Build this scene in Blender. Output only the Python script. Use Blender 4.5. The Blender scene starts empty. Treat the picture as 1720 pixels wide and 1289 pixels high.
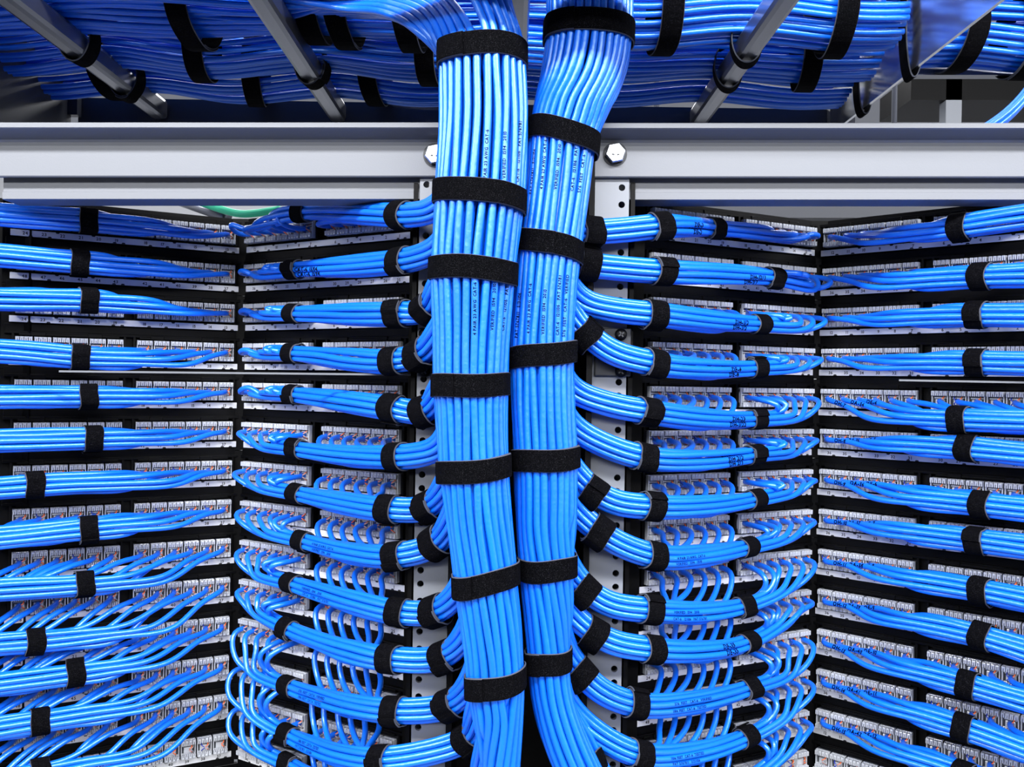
import bpy, bmesh, math, random
import numpy as np
from mathutils import Vector, Matrix

random.seed(11)
RNG = np.random.default_rng(11)
SC = bpy.context.scene
COL = SC.collection

# ------------------------------------------------------------------ camera model
F = 1556.0                       # focal length in pixels of the 1720x1289 frame
CX, CY = 860.0, 644.5
TH = 0.0159                      # camera roll
CAM = np.array([0.0, 0.0, 1.85])
RV = np.array([math.cos(TH), 0, math.sin(TH)])
UV = np.array([-math.sin(TH), 0, math.cos(TH)])
FV = np.array([0, 1.0, 0])
UP = np.array([0, 0, 1.0])


def at(px, py, d):
    """photo pixel + depth in mm -> world point (m)"""
    d = d / 1000.0
    return CAM + RV * ((px - CX) / F * d) + UV * (-(py - CY) / F * d) + FV * d


def W(x, y, z):
    """mm relative to the camera's foot point -> world (m)"""
    return CAM + np.array([x, y, z]) / 1000.0


def px_of(p):
    v = p - CAM
    d = v @ FV
    return CX + F * (v @ RV) / d, CY - F * (v @ UV) / d


# ------------------------------------------------------------------ materials
def mat(name, col, rough=0.5, metal=0.0, spec=0.5, coat=0.0, bump=None, speck=None, trans=0.0, vary=0.0):
    m = bpy.data.materials.new(name)
    m.use_nodes = True
    nt = m.node_tree
    b = nt.nodes['Principled BSDF']
    b.inputs['Base Color'].default_value = (*col, 1)
    b.inputs['Roughness'].default_value = rough
    b.inputs['Metallic'].default_value = metal
    b.inputs['Specular IOR Level'].default_value = spec
    b.inputs['Coat Weight'].default_value = coat
    b.inputs['Coat Roughness'].default_value = 0.2
    b.inputs['Transmission Weight'].default_value = trans
    tc = nt.nodes.new('ShaderNodeTexCoord')
    if bump:
        n = nt.nodes.new('ShaderNodeTexNoise')
        n.inputs['Scale'].default_value = bump[0]
        n.inputs['Detail'].default_value = 3
        nt.links.new(tc.outputs['Object'], n.inputs['Vector'])
        bp = nt.nodes.new('ShaderNodeBump')
        bp.inputs['Strength'].default_value = bump[1]
        bp.inputs['Distance'].default_value = bump[2]
        nt.links.new(n.outputs['Fac'], bp.inputs['Height'])
        nt.links.new(bp.outputs['Normal'], b.inputs['Normal'])
    if speck:
        n = nt.nodes.new('ShaderNodeTexNoise')
        n.inputs['Scale'].default_value = speck[0]
        n.inputs['Detail'].default_value = 2
        nt.links.new(tc.outputs['Object'], n.inputs['Vector'])
        r = nt.nodes.new('ShaderNodeValToRGB')
        r.color_ramp.elements[0].position = speck[1]
        r.color_ramp.elements[0].color = (*col, 1)
        r.color_ramp.elements[1].position = speck[2]
        r.color_ramp.elements[1].color = (*speck[3], 1)
        nt.links.new(n.outputs['Fac'], r.inputs['Fac'])
        nt.links.new(r.outputs['Color'], b.inputs['Base Color'])
    if vary:
        oi = nt.nodes.new('ShaderNodeObjectInfo')
        hs = nt.nodes.new('ShaderNodeHueSaturation')
        hs.inputs['Color'].default_value = (*col, 1)
        mr = nt.nodes.new('ShaderNodeMapRange')
        mr.inputs['To Min'].default_value = 1 - vary
        mr.inputs['To Max'].default_value = 1 + vary
        nt.links.new(oi.outputs['Random'], mr.inputs['Value'])
        nt.links.new(mr.outputs['Result'], hs.inputs['Value'])
        nt.links.new(hs.outputs['Color'], b.inputs['Base Color'])
    return m


M = {
    'cable': mat('blue_cable_jacket', (0.0004, 0.112, 0.70), 0.35, 0, 1.0, 0.35, bump=(170, 0.35, 0.0012), vary=0.10),
    'print': mat('jacket_print', (0.001, 0.003, 0.014), 0.9, 0, 0.05),
    'strap': mat('black_hook_and_loop', (0.0008, 0.0008, 0.0014), 0.9, 0, 0.03, bump=(2600, 0.9, 0.0008), speck=(2300, 0.60, 0.80, (0.05, 0.05, 0.06))),
    'strap_edge': mat('strap_stitched_edge', (0.05, 0.055, 0.07), 0.8, 0, 0.05),
    'alu': mat('painted_steel', (0.105, 0.112, 0.13), 0.45, 0.15, 0.5, bump=(900, 0.12, 0.0004)),
    'post': mat('galvanised_post', (0.16, 0.172, 0.195), 0.5, 0.15, 0.5, bump=(1500, 0.15, 0.0003)),
    'rail': mat('brushed_rail', (0.16, 0.17, 0.20), 0.28, 0.85, 0.5, bump=(300, 0.08, 0.0005)),
    'polish': mat('polished_aluminium', (0.55, 0.57, 0.60), 0.2, 0.95, 0.5),
    'dark': mat('dark_rail', (0.035, 0.038, 0.048), 0.42, 0.3, 0.5),
    'black': mat('black_powder_coat', (0.0010, 0.0010, 0.0013), 0.5, 0, 0.10, bump=(1200, 0.2, 0.0003)),
    'bracket': mat('grey_bracket', (0.016, 0.018, 0.023), 0.5, 0.2, 0.5),
    'chrome': mat('zinc_bolt', (0.42, 0.44, 0.47), 0.25, 0.9, 0.5),
    'jack': mat('clear_jack_plastic', (0.42, 0.44, 0.48), 0.20, 0, 0.8, 0.3, vary=0.06),
    'jack_core': mat('jack_core', (0.03, 0.033, 0.042), 0.3, 0, 0.6),
    'wire_o': mat('orange_wire', (0.80, 0.13, 0.02), 0.45),
    'wire_w': mat('white_wire', (0.25, 0.24, 0.25), 0.45),
    'wire_b': mat('navy_wire', (0.01, 0.03, 0.35), 0.45),
    'label': mat('white_label_strip', (0.70, 0.71, 0.74), 0.45),
    'ink': mat('black_ink', (0.01, 0.01, 0.013), 0.6),
    'wall': mat('white_wall_paint', (0.50, 0.51, 0.54), 0.8, bump=(60, 0.1, 0.002)),
    'ceil': mat('white_ceiling', (0.40, 0.41, 0.44), 0.85),
    'floor': mat('pale_floor', (0.15, 0.155, 0.17), 0.35),
    'green': mat('green_jacket', (0.0, 0.48, 0.26), 0.4),
    'duct': mat('grey_tray_metal', (0.022, 0.025, 0.034), 0.6),
}


M['cable'].node_tree.nodes['Principled BSDF'].inputs['Specular Tint'].default_value = (.55, .86, 1, 1)

# ------------------------------------------------------------------ mesh helpers
def link(name, me, m, parent=None):
    o = bpy.data.objects.new(name, me)
    for x in (m if isinstance(m, (list, tuple)) else [m]):
        if me is not None and len(me.materials) < (len(m) if isinstance(m, (list, tuple)) else 1):
            me.materials.append(x)
    COL.objects.link(o)
    if parent is not None:
        o.parent = parent
    return o


def tag(o, label, cat=None, group=None, kind=None):
    if label:
        o['label'] = label
    if cat:
        o['category'] = cat
    if group:
        o['group'] = group
    if kind:
        o['kind'] = kind
    return o


def empty(name, loc, label=None, cat=None, group=None):
    o = bpy.data.objects.new(name, None)
    COL.objects.link(o)
    o.location = Vector(loc)
    o.empty_display_size = 0.02
    return tag(o, label, cat, group)


class MB:
    """collects verts / faces (with material index, smooth) for ONE mesh"""

    def __init__(s):
        s.v, s.f, s.mi, s.sm, s.n = [], [], [], [], 0

    def add(s, V, Fs, mi=0, smooth=False):
        V = np.asarray(V, float)
        s.v.append(V)
        for q in Fs:
            s.f.append(tuple(int(i) + s.n for i in q))
            s.mi.append(mi)
            s.sm.append(smooth)
        s.n += len(V)

    def box(s, c, h, R=None, mi=0, bev=0.0):
        c, h = np.asarray(c, float), np.asarray(h, float)
        if bev <= 0:
            V = np.array([[x, y, z] for x in (-1, 1) for y in (-1, 1) for z in (-1, 1)]) * h
            Fs = [(0, 1, 3, 2), (4, 6, 7, 5), (0, 4, 5, 1), (2, 3, 7, 6), (0, 2, 6, 4), (1, 5, 7, 3)]
        else:
            bm = bmesh.new()
            bmesh.ops.create_cube(bm, size=2.0)
            for v in bm.verts:
                v.co = Vector((v.co.x * h[0], v.co.y * h[1], v.co.z * h[2]))
            bmesh.ops.bevel(bm, geom=bm.edges[:], offset=bev, segments=2, affect='EDGES', profile=0.5)
            bm.verts.index_update()
            V = np.array([v.co[:] for v in bm.verts])
            Fs = [tuple(v.index for v in f.verts) for f in bm.faces]
            bm.free()
        if R is not None:
            V = V @ np.asarray(R).T
        s.add(V + c, Fs, mi)

    def prism(s, prof, a, b, e1, e2, mi=0):
        """profile [(u,v)] in axes e1,e2, extruded from point a to point b"""
        a, b, e1, e2 = map(np.asarray, (a, b, e1, e2))
        n = len(prof)
        P = np.array([u * e1 + v * e2 for u, v in prof])
        V = np.vstack([P + a, P + b])
        Fs = [(i, (i + 1) % n, n + (i + 1) % n, n + i) for i in range(n)]
        Fs += [tuple(range(n - 1, -1, -1)), tuple(range(n, 2 * n))]
        s.add(V, Fs, mi)

    def tube(s, P, r, sides=10, mi=0, cap=True):
        V, Fs = tube_geo(P, r, sides, cap)
        s.add(V, Fs, mi, True)

    def build(s, name, m, parent=None):
        me = bpy.data.meshes.new(name)
        V = np.vstack(s.v)
        me.from_pydata(V.tolist(), [], s.f)
        me.polygons.foreach_set('material_index', s.mi)
        me.polygons.foreach_set('use_smooth', s.sm)
        me.update()
        return link(name, me, m, parent)


def frames(P):
    """parallel transport frames of a polyline"""
    P = np.asarray(P)
    T = np.gradient(P, axis=0)
    T /= np.linalg.norm(T, axis=1)[:, None] + 1e-12
    N = np.zeros_like(P)
    a = np.array([0, -1.0, 0]) if abs(T[0][1]) < 0.9 else np.array([0, 0, 1.0])
    n = a - T[0] * (a @ T[0])
    N[0] = n / np.linalg.norm(n)
    for i in range(1, len(P)):
        n = N[i - 1] - T[i] * (N[i - 1] @ T[i])
        N[i] = n / (np.linalg.norm(n) + 1e-12)
    return T, N, np.cross(T, N)


def tube_geo(P, r, sides, cap=True):
    P = np.asarray(P)
    T, N, B = frames(P)
    k = len(P)
    a = np.arange(sides) * 2 * math.pi / sides
    V = (P[:, None, :] + r * (np.cos(a)[None, :, None] * N[:, None, :] + np.sin(a)[None, :, None] * B[:, None, :])).reshape(-1, 3)
    i = np.arange(k - 1)[:, None] * sides
    j = np.arange(sides)[None, :]
    j2 = (j + 1) % sides
    Q = np.stack([i + j, i + j2, i + sides + j2, i + sides + j], -1).reshape(-1, 4)
    Fs = [tuple(q) for q in Q.tolist()]
    if cap:
        Fs.append(tuple(range(sides - 1, -1, -1)))
        Fs.append(tuple((k - 1) * sides + x for x in range(sides)))
    return V, Fs


def spline(pts, step=0.006, smooth=3, alpha=0.5):
    """centripetal Catmull-Rom through pts, resampled at about STEP, lightly relaxed"""
    P = np.asarray(pts, float)
    P = np.vstack([2 * P[0] - P[1], P, 2 * P[-1] - P[-2]])
    out = []
    for i in range(1, len(P) - 2):
        p0, p1, p2, p3 = P[i - 1:i + 3]
        t0 = 0
        t1 = t0 + max(np.linalg.norm(p1 - p0), 1e-6) ** alpha
        t2 = t1 + max(np.linalg.norm(p2 - p1), 1e-6) ** alpha
        t3 = t2 + max(np.linalg.norm(p3 - p2), 1e-6) ** alpha
        n = max(2, int(np.linalg.norm(p2 - p1) / (step * 0.5)))
        t = np.linspace(t1, t2, n, endpoint=False)[:, None]
        A1 = (t1 - t) / (t1 - t0) * p0 + (t - t0) / (t1 - t0) * p1
        A2 = (t2 - t) / (t2 - t1) * p1 + (t - t1) / (t2 - t1) * p2
        A3 = (t3 - t) / (t3 - t2) * p2 + (t - t2) / (t3 - t2) * p3
        B1 = (t2 - t) / (t2 - t0) * A1 + (t - t0) / (t2 - t0) * A2
        B2 = (t3 - t) / (t3 - t1) * A2 + (t - t1) / (t3 - t1) * A3
        out.append((t2 - t) / (t2 - t1) * B1 + (t - t1) / (t2 - t1) * B2)
    C = np.vstack(out + [P[-2][None, :]])
    C = resample(C, step)
    for _ in range(smooth):
        C[1:-1] = 0.5 * C[1:-1] + 0.25 * (C[:-2] + C[2:])
    return C


def resample(C, step):
    d = np.r_[0, np.cumsum(np.linalg.norm(np.diff(C, axis=0), axis=1))]
    n = max(4, int(d[-1] / step) + 1)
    s = np.linspace(0, d[-1], n)
    return np.stack([np.interp(s, d, C[:, i]) for i in range(3)], 1)


# ------------------------------------------------------------------ glyphs (built-in font, turned to meshes)
GL = {}


def glyph(ch, bold=0.028):
    key = (ch, bold)
    if key not in GL:
        cu = bpy.data.curves.new('glyph', 'FONT')
        cu.body = ch
        cu.size = 1.0
        cu.resolution_u = 2
        cu.offset = bold
        o = bpy.data.objects.new('glyph', cu)
        COL.objects.link(o)
        dg = bpy.context.evaluated_depsgraph_get()
        dg.update()
        ev = o.evaluated_get(dg)
        me = ev.to_mesh()
        bm = bmesh.new()
        bm.from_mesh(me)
        if bold != 0.027:
            bmesh.ops.triangulate(bm, faces=bm.faces[:])
            for _ in range(3):
                es = [e for e in bm.edges if e.calc_length() > 0.16]
                if not es:
                    break
                bmesh.ops.subdivide_edges(bm, edges=es, cuts=1)
                bmesh.ops.triangulate(bm, faces=bm.faces[:])
        bm.verts.index_update()
        V = np.array([v.co[:2] for v in bm.verts]) if len(bm.verts) else np.zeros((0, 2))
        Fs = [tuple(v.index for v in f.verts) for f in bm.faces]
        bm.free()
        w = (V[:, 0].max() + 0.09) if len(V) else 0.35
        ev.to_mesh_clear()
        bpy.data.objects.remove(o)
        bpy.data.curves.remove(cu)
        GL[key] = (V, Fs, w)
    return GL[key]


def text_geo(s, size, bold=0.028):
    """(verts 2D, faces, width) of a line of text"""
    Vs, Fs, x, n = [], [], 0.0, 0
    for ch in s:
        V, f, w = glyph(ch, bold)
        if len(V):
            Vs.append(V + [x, 0])
            Fs += [tuple(i + n for i in q) for q in f]
            n += len(V)
        x += w
    V = np.vstack(Vs) if Vs else np.zeros((0, 2))
    return V * size, Fs, x * size


# ------------------------------------------------------------------ cables
DIA = 0.0064
RAD = DIA / 2
DB = DIA * 0.90                  # branch cables are a little thinner
RB = DB / 2
REST = MB()                      # the cables past the first 300: one object of kind stuff


def cable(name, P, label, group, r=RAD, sides=10):
    V, Fs = tube_geo(P, r, sides)
    me = bpy.data.meshes.new(name)
    c = P[len(P) // 2]
    me.from_pydata((V - c).tolist(), [], Fs)
    me.polygons.foreach_set('use_smooth', [True] * (len(Fs) - 2) + [False] * 2)
    o = link(name, me, M['cable'])
    o.location = Vector(c)
    tag(o, label, 'cable', group)
    return o


def rest(P, r=RAD, sides=8):
    REST.tube(P, r, sides)


def print_on(o, P, s, s0, size, facing=None, r=RAD, bold=0.028):
    """lettering wrapped on the jacket, running along the path from arc length s0"""
    V, Fs, w = text_geo(s, size, bold)
    d = np.r_[0, np.cumsum(np.linalg.norm(np.diff(P, axis=0), axis=1))]
    T = np.gradient(P, axis=0)
    T /= np.linalg.norm(T, axis=1)[:, None]
    if s0 + w > d[-1] or len(V) == 0:
        return
    q = s0 + V[:, 0]
    C = np.stack([np.interp(q, d, P[:, i]) for i in range(3)], 1)
    t = np.stack([np.interp(q, d, T[:, i]) for i in range(3)], 1)
    t /= np.linalg.norm(t, axis=1)[:, None]
    n = (CAM - C) if facing is None else np.tile(facing, (len(C), 1))
    n = n - t * (n * t).sum(1)[:, None]
    n /= np.linalg.norm(n, axis=1)[:, None]
    b = np.cross(n, t)
    a = (V[:, 1] - size * 0.33) / r
    X = C + (r + 0.00012) * (np.cos(a)[:, None] * n + np.sin(a)[:, None] * b)
    me = bpy.data.meshes.new('printed_legend')
    me.from_pydata((X - np.array(o.location)).tolist(), [], Fs)
    p = link('printed_legend', me, M['print'], o)
    p['label'] = 'small dark lettering printed along the jacket'


# ------------------------------------------------------------------ straps
def strap(c, t, e1, hw, hd, label, group, width=0.019, tilt=0.0, start=None, thick=0.0017):
    """hook-and-loop strap round a bundle: c centre, t bundle direction, e1 cross axis (half size hw), other cross axis half size hd"""
    t = t / np.linalg.norm(t)
    e1 = e1 - t * (e1 @ t)
    e1 /= np.linalg.norm(e1)
    e2 = np.cross(t, e1)
    a0 = random.uniform(0, 6.28) if start is None else start
    n = 52
    ang = np.linspace(0, math.radians(360 + 42), n)
    lift = np.where(ang > math.radians(345), np.minimum(1, (ang - math.radians(345)) / math.radians(16)) * (thick * 1.15), 0)
    V, Fs, mi = [], [], []
    prof = [(-0.5, 0.15), (-0.47, 0.85), (-0.42, 1), (0.42, 1), (0.47, 0.85), (0.5, 0.15), (0.42, 0), (-0.42, 0)]
    k = len(prof)
    wob = random.uniform(0, 6.28)
    for i in range(n):
        a = a0 + ang[i]
        dirv = math.cos(a) * e1 * hw + math.sin(a) * e2 * hd
        nrm = math.cos(a) * e1 / hw + math.sin(a) * e2 / hd
        nrm /= np.linalg.norm(nrm)
        sh = math.tan(tilt) * (dirv @ e1) + 0.0006 * math.sin(3 * a + wob)
        for u, v in prof:
            V.append(c + dirv + nrm * (lift[i] + v * thick) + t * (u * width + sh))
    for i in range(n - 1):
        for j in range(k):
            Fs.append((i * k + j, i * k + (j + 1) % k, (i + 1) * k + (j + 1) % k, (i + 1) * k + j))
            mi.append(1 if j in (0, 4) else 0)
    Fs += [tuple(range(k)), tuple((n - 1) * k + x for x in range(k - 1, -1, -1))]
    mi += [0, 0]
    me = bpy.data.meshes.new('hook_and_loop_strap')
    me.from_pydata((np.array(V) - c).tolist(), [], Fs)
    me.polygons.foreach_set('material_index', mi)
    o = link('hook_and_loop_strap', me, [M['strap'], M['strap_edge']])
    o.location = Vector(c)
    tag(o, label, 'strap', group)
    return o


ORD = ['top', 'second', 'third', 'fourth', 'fifth', 'sixth', 'seventh', 'eighth', 'ninth', 'tenth', 'eleventh', 'twelfth', 'thirteenth', 'fourteenth']
NTH = ['first'] + ORD[1:]

# ------------------------------------------------------------------ racks: wings measured from row pitch (44.45 mm)
U1 = 44.45
WING = {
    # name: (start XY, end XY) in mm from the camera, left to right as seen
    'LO': ((-515.6, 958.0), (-322.6, 1065.7)),
    'LI': ((-298.1, 1059.0), (-105.7, 937.8)),
    'RI': ((131.1, 931.5), (328.1, 1035.4)),
    'RO': ((351.1, 1038.5), (514.7, 888.5)),
}
Z1 = {'L': 147.6, 'R': 151.0}
NROW = 14
MODW = 17.4


class Wing:
    def __init__(s, key):
        a, b = WING[key]
        s.key = key
        s.a, s.b = np.array(a), np.array(b)
        d = s.b - s.a
        s.len = np.linalg.norm(d)
        s.t = d / s.len                      # left -> right
        s.n = np.array([s.t[1], -s.t[0]])    # faces the camera
        if s.n[1] > 0:
            s.n = -s.n
        s.T = np.array([s.t[0], s.t[1], 0])
        s.N = np.array([s.n[0], s.n[1], 0])
        s.R = np.stack([s.T, -s.N, UP], 1)   # columns: along, into the rack, up (outward = local -y)
        gap = s.len - 12 * MODW
        s.u = [MODW * (i + 0.5) + (gap if i >= 6 else 0) for i in range(12)]

    def pt(s, u, w, z):
        """u along, w outward from the jack mounting plane, z up (mm)"""
        q = s.a + s.t * u + s.n * w
        return W(q[0], q[1], z)

    def row_z(s, k):
        return Z1[s.key[0]] - U1 * k

    def depth_at(s, px, py=CY):
        """depth (mm) of the jack mounting plane under a pixel column"""
        k = (px - CX) / F
        # X = k*D (+ roll term ignored);  (X-a)·n = 0
        return (s.a @ s.n) / (k * s.n[0] + s.n[1])


WG = {k: Wing(k) for k in WING}


def jack_mesh():
    m = MB()
    mm = 0.001
    h = MODW / 2 - 0.75
    m.box((0, 4.0 * mm, 0), (h * mm, 4.0 * mm, 10.3 * mm), mi=1)                         # body
    for sx in (-1, 1):
        m.box((sx * (h - 0.5) * mm, 9.5 * mm, 0), (0.5 * mm, 2.5 * mm, 10.3 * mm), mi=0, bev=0.0003)
    for sz in (-1, 1):
        m.box((0, 8.6 * mm, sz * 7.6 * mm), (h * mm, 1.4 * mm, 2.7 * mm), mi=0, bev=0.0004)
        for i in range(4):
            x = (i - 1.5) * 3.95
            for dx in (-0.95, 0.95):
                m.box(((x + dx) * mm, 12.0 * mm, sz * 7.6 * mm), (0.72 * mm, 3.0 * mm, 2.5 * mm), mi=0, bev=0.0005)
            m.box((x * mm, 13.4 * mm, sz * 9.0 * mm), (1.5 * mm, 1.6 * mm, 1.1 * mm), mi=0, bev=0.0006)
    m.box((0, 9.0 * mm, -1.5 * mm), (4.6 * mm, 1.2 * mm, 3.2 * mm), mi=0, bev=0.0005)
    m.box((0, 8.5 * mm, 3.2 * mm), (6.0 * mm, 1.0 * mm, 0.8 * mm), mi=0, bev=0.0004)
    m.v = [v * [1, -1, 1] for v in m.v]
    o = m.build('jack', [M['jack'], M['jack_core']])
    return o


def wire_meshes():
    out = []
    for key, x, sg in (('wire_o', 3.6, 1), ('wire_w', 5.2, 1), ('wire_b', -3.2, -1)):
        m = MB()
        P = spline(np.array([[0.6 * sg, 14, 0.5], [x * 0.7, 14.6, 1.6], [x, 13.0, 2.6], [x * 1.02, 10.2, 4.6]]) * 0.001, 0.0012, 1)
        P = P * [1, -1, 1]
        m.tube(P, 0.00055, 6)
        m.tube(P * [1, 1, -1] + [0.0003, -0.0003, 0], 0.00055, 6)
        out.append(m.build('wire_pair', M[key]))
    return out


def strip_mesh(L):
    """white numbering strip with dark notches along both edges"""
    m = MB()
    mm = 0.001
    m.box((0, 0.7 * mm, 0), ((L / 2 + 5) * mm, 0.7 * mm, 3.3 * mm), mi=0, bev=0.0004)
    for g in (0, 1):
        for i, (du, e) in enumerate(((0.13, -1), (0.30, -1), (0.37, 1), (0.70, 1), (0.9, -1), (0.985, -1))):
            u = (-L / 2 + (g * (L - 6 * MODW)) + du * 6 * MODW) * mm
            V = [(u + x * mm, 1.55 * mm, e * (3.35 - y) * mm) for x, y in ((-2.1, 0), (2.1, 0), (1.2, 1.5), (-1.2, 1.5))]
            V2 = [(x, 0.2 * mm, z) for x, _, z in V]
            m.add(V + V2, [(0, 1, 2, 3), (1, 5, 6, 2), (2, 6, 7, 3), (3, 7, 4, 0)], 1)
    m.v = [v * [1, -1, 1] for v in m.v]
    return m.build('label_strip', [M['label'], M['ink']])


def build_panels():
    jk = jack_mesh()
    wr = wire_meshes()
    first = {'jack': True}
    for side in 'LR':
        wl, wr_ = (WG['LO'], WG['LI']) if side == 'L' else (WG['RI'], WG['RO'])
        corner = (wl.b + wr_.a) / 2
        for p in range(NROW // 2):
            zc = Z1[side] - U1 * (2 * p) - U1 * 0.5 + 15
            root = empty('patch_panel', W(corner[0], corner[1], zc),
                         f"black angled patch panel with clear jacks, {ORD[p] if p else 'topmost'} {'down ' if p else ''}in the {'left' if side == 'L' else 'right'} rack",
                         'patch panel', 'angled patch panels in the two racks')
            base = np.array(root.location)
            for wi, w in enumerate((wl, wr_)):
                # black plate: 2U tall, with stepped retainers over each jack row
                m = MB()
                mid = w.len / 2
                m.box(w.pt(mid, -3.5, zc) - base, ((w.len / 2 + 12) * .001, .0030, (U1 - 0.4) * .001), w.R)
                for r in (0, 1):
                    z = w.row_z(2 * p + r)
                    m.box(w.pt(mid, 1.5, z - 8.5) - base, ((w.len / 2 + 9) * .001, .0022, .0042), w.R, bev=.0006)
                    m.box(w.pt(mid, 2.5, z + 30.8) - base, ((w.len / 2 + 9) * .001, .0032, .0016), w.R, bev=.0005)
                    for g in (0, 1):
                        uc = 3 * MODW + g * (w.len - 6 * MODW)
                        m.box(w.pt(uc, 5.0, z + 29.0) - base, (3 * MODW * .001 - .004, .0016, .0014), w.R, bev=.0004)
                        for du in (-30, 24):
                            m.box(w.pt(uc + du, 6.2, z + 29.4) - base, (.007, .0016, .0022), w.R, bev=.0005)
                        for ue in (-3 * MODW - 1.3, 3 * MODW + 1.3):
                            m.box(w.pt(uc + ue, 3.5, z + 17) - base, (.0011, .0035, .0125), w.R)
                m.build('panel_plate', M['black'], root)
                for r in (0, 1):
                    k = 2 * p + r
                    z = w.row_z(k)
                    st = strip_mesh(w.len)
                    st.parent = root
                    st.rotation_euler = Matrix(w.R.tolist()).to_euler()
                    st.location = Vector(w.pt(w.len / 2, 4.4, z) - base)
                    nb = MB()
                    for i in range(12):
                        num = (24 if wi == 0 else 12) - i + (24 if r else 0)
                        V, Fs, wd = text_geo(str(num), 0.0044, 0.027)
                        x = (w.u[i] - w.len / 2) * .001 - wd / 2
                        nb.add(np.stack([V[:, 0] + x, np.full(len(V), -.00152), V[:, 1] - .0016], 1), Fs)
                    no = nb.build('printed_numbers', M['ink'], st)
                    no['label'] = 'black jack numbers printed on the strip'
                    for i in range(12):
                        if first['jack']:
                            o = jk
                            first['jack'] = False
                            ws = wr
                        else:
                            o = jk.copy()
                            COL.objects.link(o)
                            ws = [x.copy() for x in wr[:1 + (i + k) % 3 // 1 if (i + k) % 3 else 1]]
                            for x in ws:
                                COL.objects.link(x)
                        o.parent = root
                        o.location = Vector(w.pt(w.u[i], 0, z + 16.0) - base)
                        o.rotation_euler = Matrix(w.R.tolist()).to_euler()
                        for x in ws:
                            x.parent = o
            # folded spine between the two wings, with screw heads
            m = MB()
            m.box(W(corner[0], corner[1] + 6, zc) - base, (.013, .004, (U1 - .4) * .001))
            sp = m.build('panel_spine', M['black'], root)


build_panels()

for key, w in WG.items():
    zb = w.row_z(NROW - 1) - 15
    h = (zb / 1000 + CAM[2]) / 2
    m = MB()
    m.box((0, 0, 0), ((w.len / 2 + 14) * .001, .003, h), w.R)
    o = m.build('blank_plate', M['black'])
    c = w.pt(w.len / 2, -4, 0)
    o.location = (c[0], c[1], h)
    tag(o, 'plain black blanking plate under the ' + {'LO': 'outer left', 'LI': 'inner left', 'RI': 'inner right', 'RO': 'outer right'}[key] + ' patch panels', 'blanking plate')
m = MB()
q = at(4, 700, 950)
zt = Z1['L'] / 1000 + CAM[2] + .036
m.box((0, 0, 0), (.020, .003, zt / 2))
o = m.build('side_filler', M['black'])
o.location = (q[0] + .002, .962, zt / 2)
tag(o, 'black filler strip at the outer end of the left rack panels', 'filler column')

# ------------------------------------------------------------------ posts with square-pitch round holes
HOLE0 = at(1045, 344, 861)[2]


def post(xl, xr, side, hx, label):
    """steel post, front face at depth 861; hx = world x of the hole column"""
    zt = at(CX, 232, 861)[2]
    zb = 0.0
    root = empty('rack_post', ((xl + xr) / 2, 0.861, 0.0), label, 'rack post')
    base = np.array(root.location)
    m = MB()
    y = 0.861
    r, hc = 0.0031, 0.0062
    zs = []
    z = HOLE0
    pat = [15.875, 15.875, 12.7]
    i = 0
    while z < zt - 0.02:
        z += pat[(i + 2) % 3] / 1000
        i += 1
    z = HOLE0 - 0
    zs = [z]
    zz, i = z, 0
    while zz > 0.9:
        zz -= pat[i % 3] / 1000
        i += 1
        zs.append(zz)
    zz, i = z, 0
    while zz < zt - 0.03:
        zz += pat[i % 3] / 1000
        i += 1
        zs.append(zz)
    zs = sorted(zs)

    def quad(x0, z0, x1, z1):
        if x1 - x0 > 1e-6 and z1 - z0 > 1e-6:
            m.add([(x0, y, z0), (x1, y, z0), (x1, y, z1), (x0, y, z1)], [(0, 1, 2, 3)])
    quad(xl, zb, hx - hc, zt)
    quad(hx + hc, zb, xr, zt)
    prev = zb
    n = 16
    for z in zs:
        quad(hx - hc, prev, hx + hc, z - hc)
        V, Fs = [], []
        for j in range(n):
            a = 2 * math.pi * (j + 0.5) / n
            c, s = math.cos(a), math.sin(a)
            k = hc / max(abs(c), abs(s))
            V += [(hx + r * c, y, z + r * s), (hx + k * c, y, z + k * s), (hx + r * c, y + .004, z + r * s)]
        for j in range(n):
            q = (j + 1) % n
            Fs += [(3 * j, 3 * j + 1, 3 * q + 1, 3 * q), (3 * j, 3 * q, 3 * q + 2, 3 * j + 2)]
        for sx in (-1, 1):
            for sz in (-1, 1):
                V.append((hx + sx * hc, y, z + sz * hc))
        # corner triangles between the projected ring and the cell corner
        for ci, (sx, sz) in enumerate(((-1, -1), (-1, 1), (1, -1), (1, 1))):
            a = math.atan2(sz, sx) % (2 * math.pi)
            j = int(a / (2 * math.pi / n) - 0.5) % n
            q = (j + 1) % n
            Fs.append((3 * j + 1, 3 * n + ci, 3 * q + 1))
        m.add(V, Fs)
        prev = z + hc
    quad(hx - hc, prev, hx + hc, zt)
    m.v = [v - base for v in m.v]
    m.build('front_flange', M['post'], root)
    m = MB()
    for x, dx in ((xl, 1), (xr, -1)):
        m.box(np.array([x + dx * .0012, y + .032, zt / 2]) - base, (.0012, .0319, zt / 2))
    m.build('side_web', M['post'], root)
    return root


pl0, pl1 = at(693.5, 1070, 861)[0], at(751, 1070, 861)[0]
pr0, pr1 = at(987.7, 1060, 861)[0], at(1045, 1060, 861)[0]
post(pl0, pl1, 'L', at(704.5, 1075, 861)[0], 'grey steel rack post with punched holes, left of the two cable trunks')
post(pr0, pr1, 'R', at(1033, 1049, 861)[0], 'grey steel rack post with punched holes, right of the two cable trunks')

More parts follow.
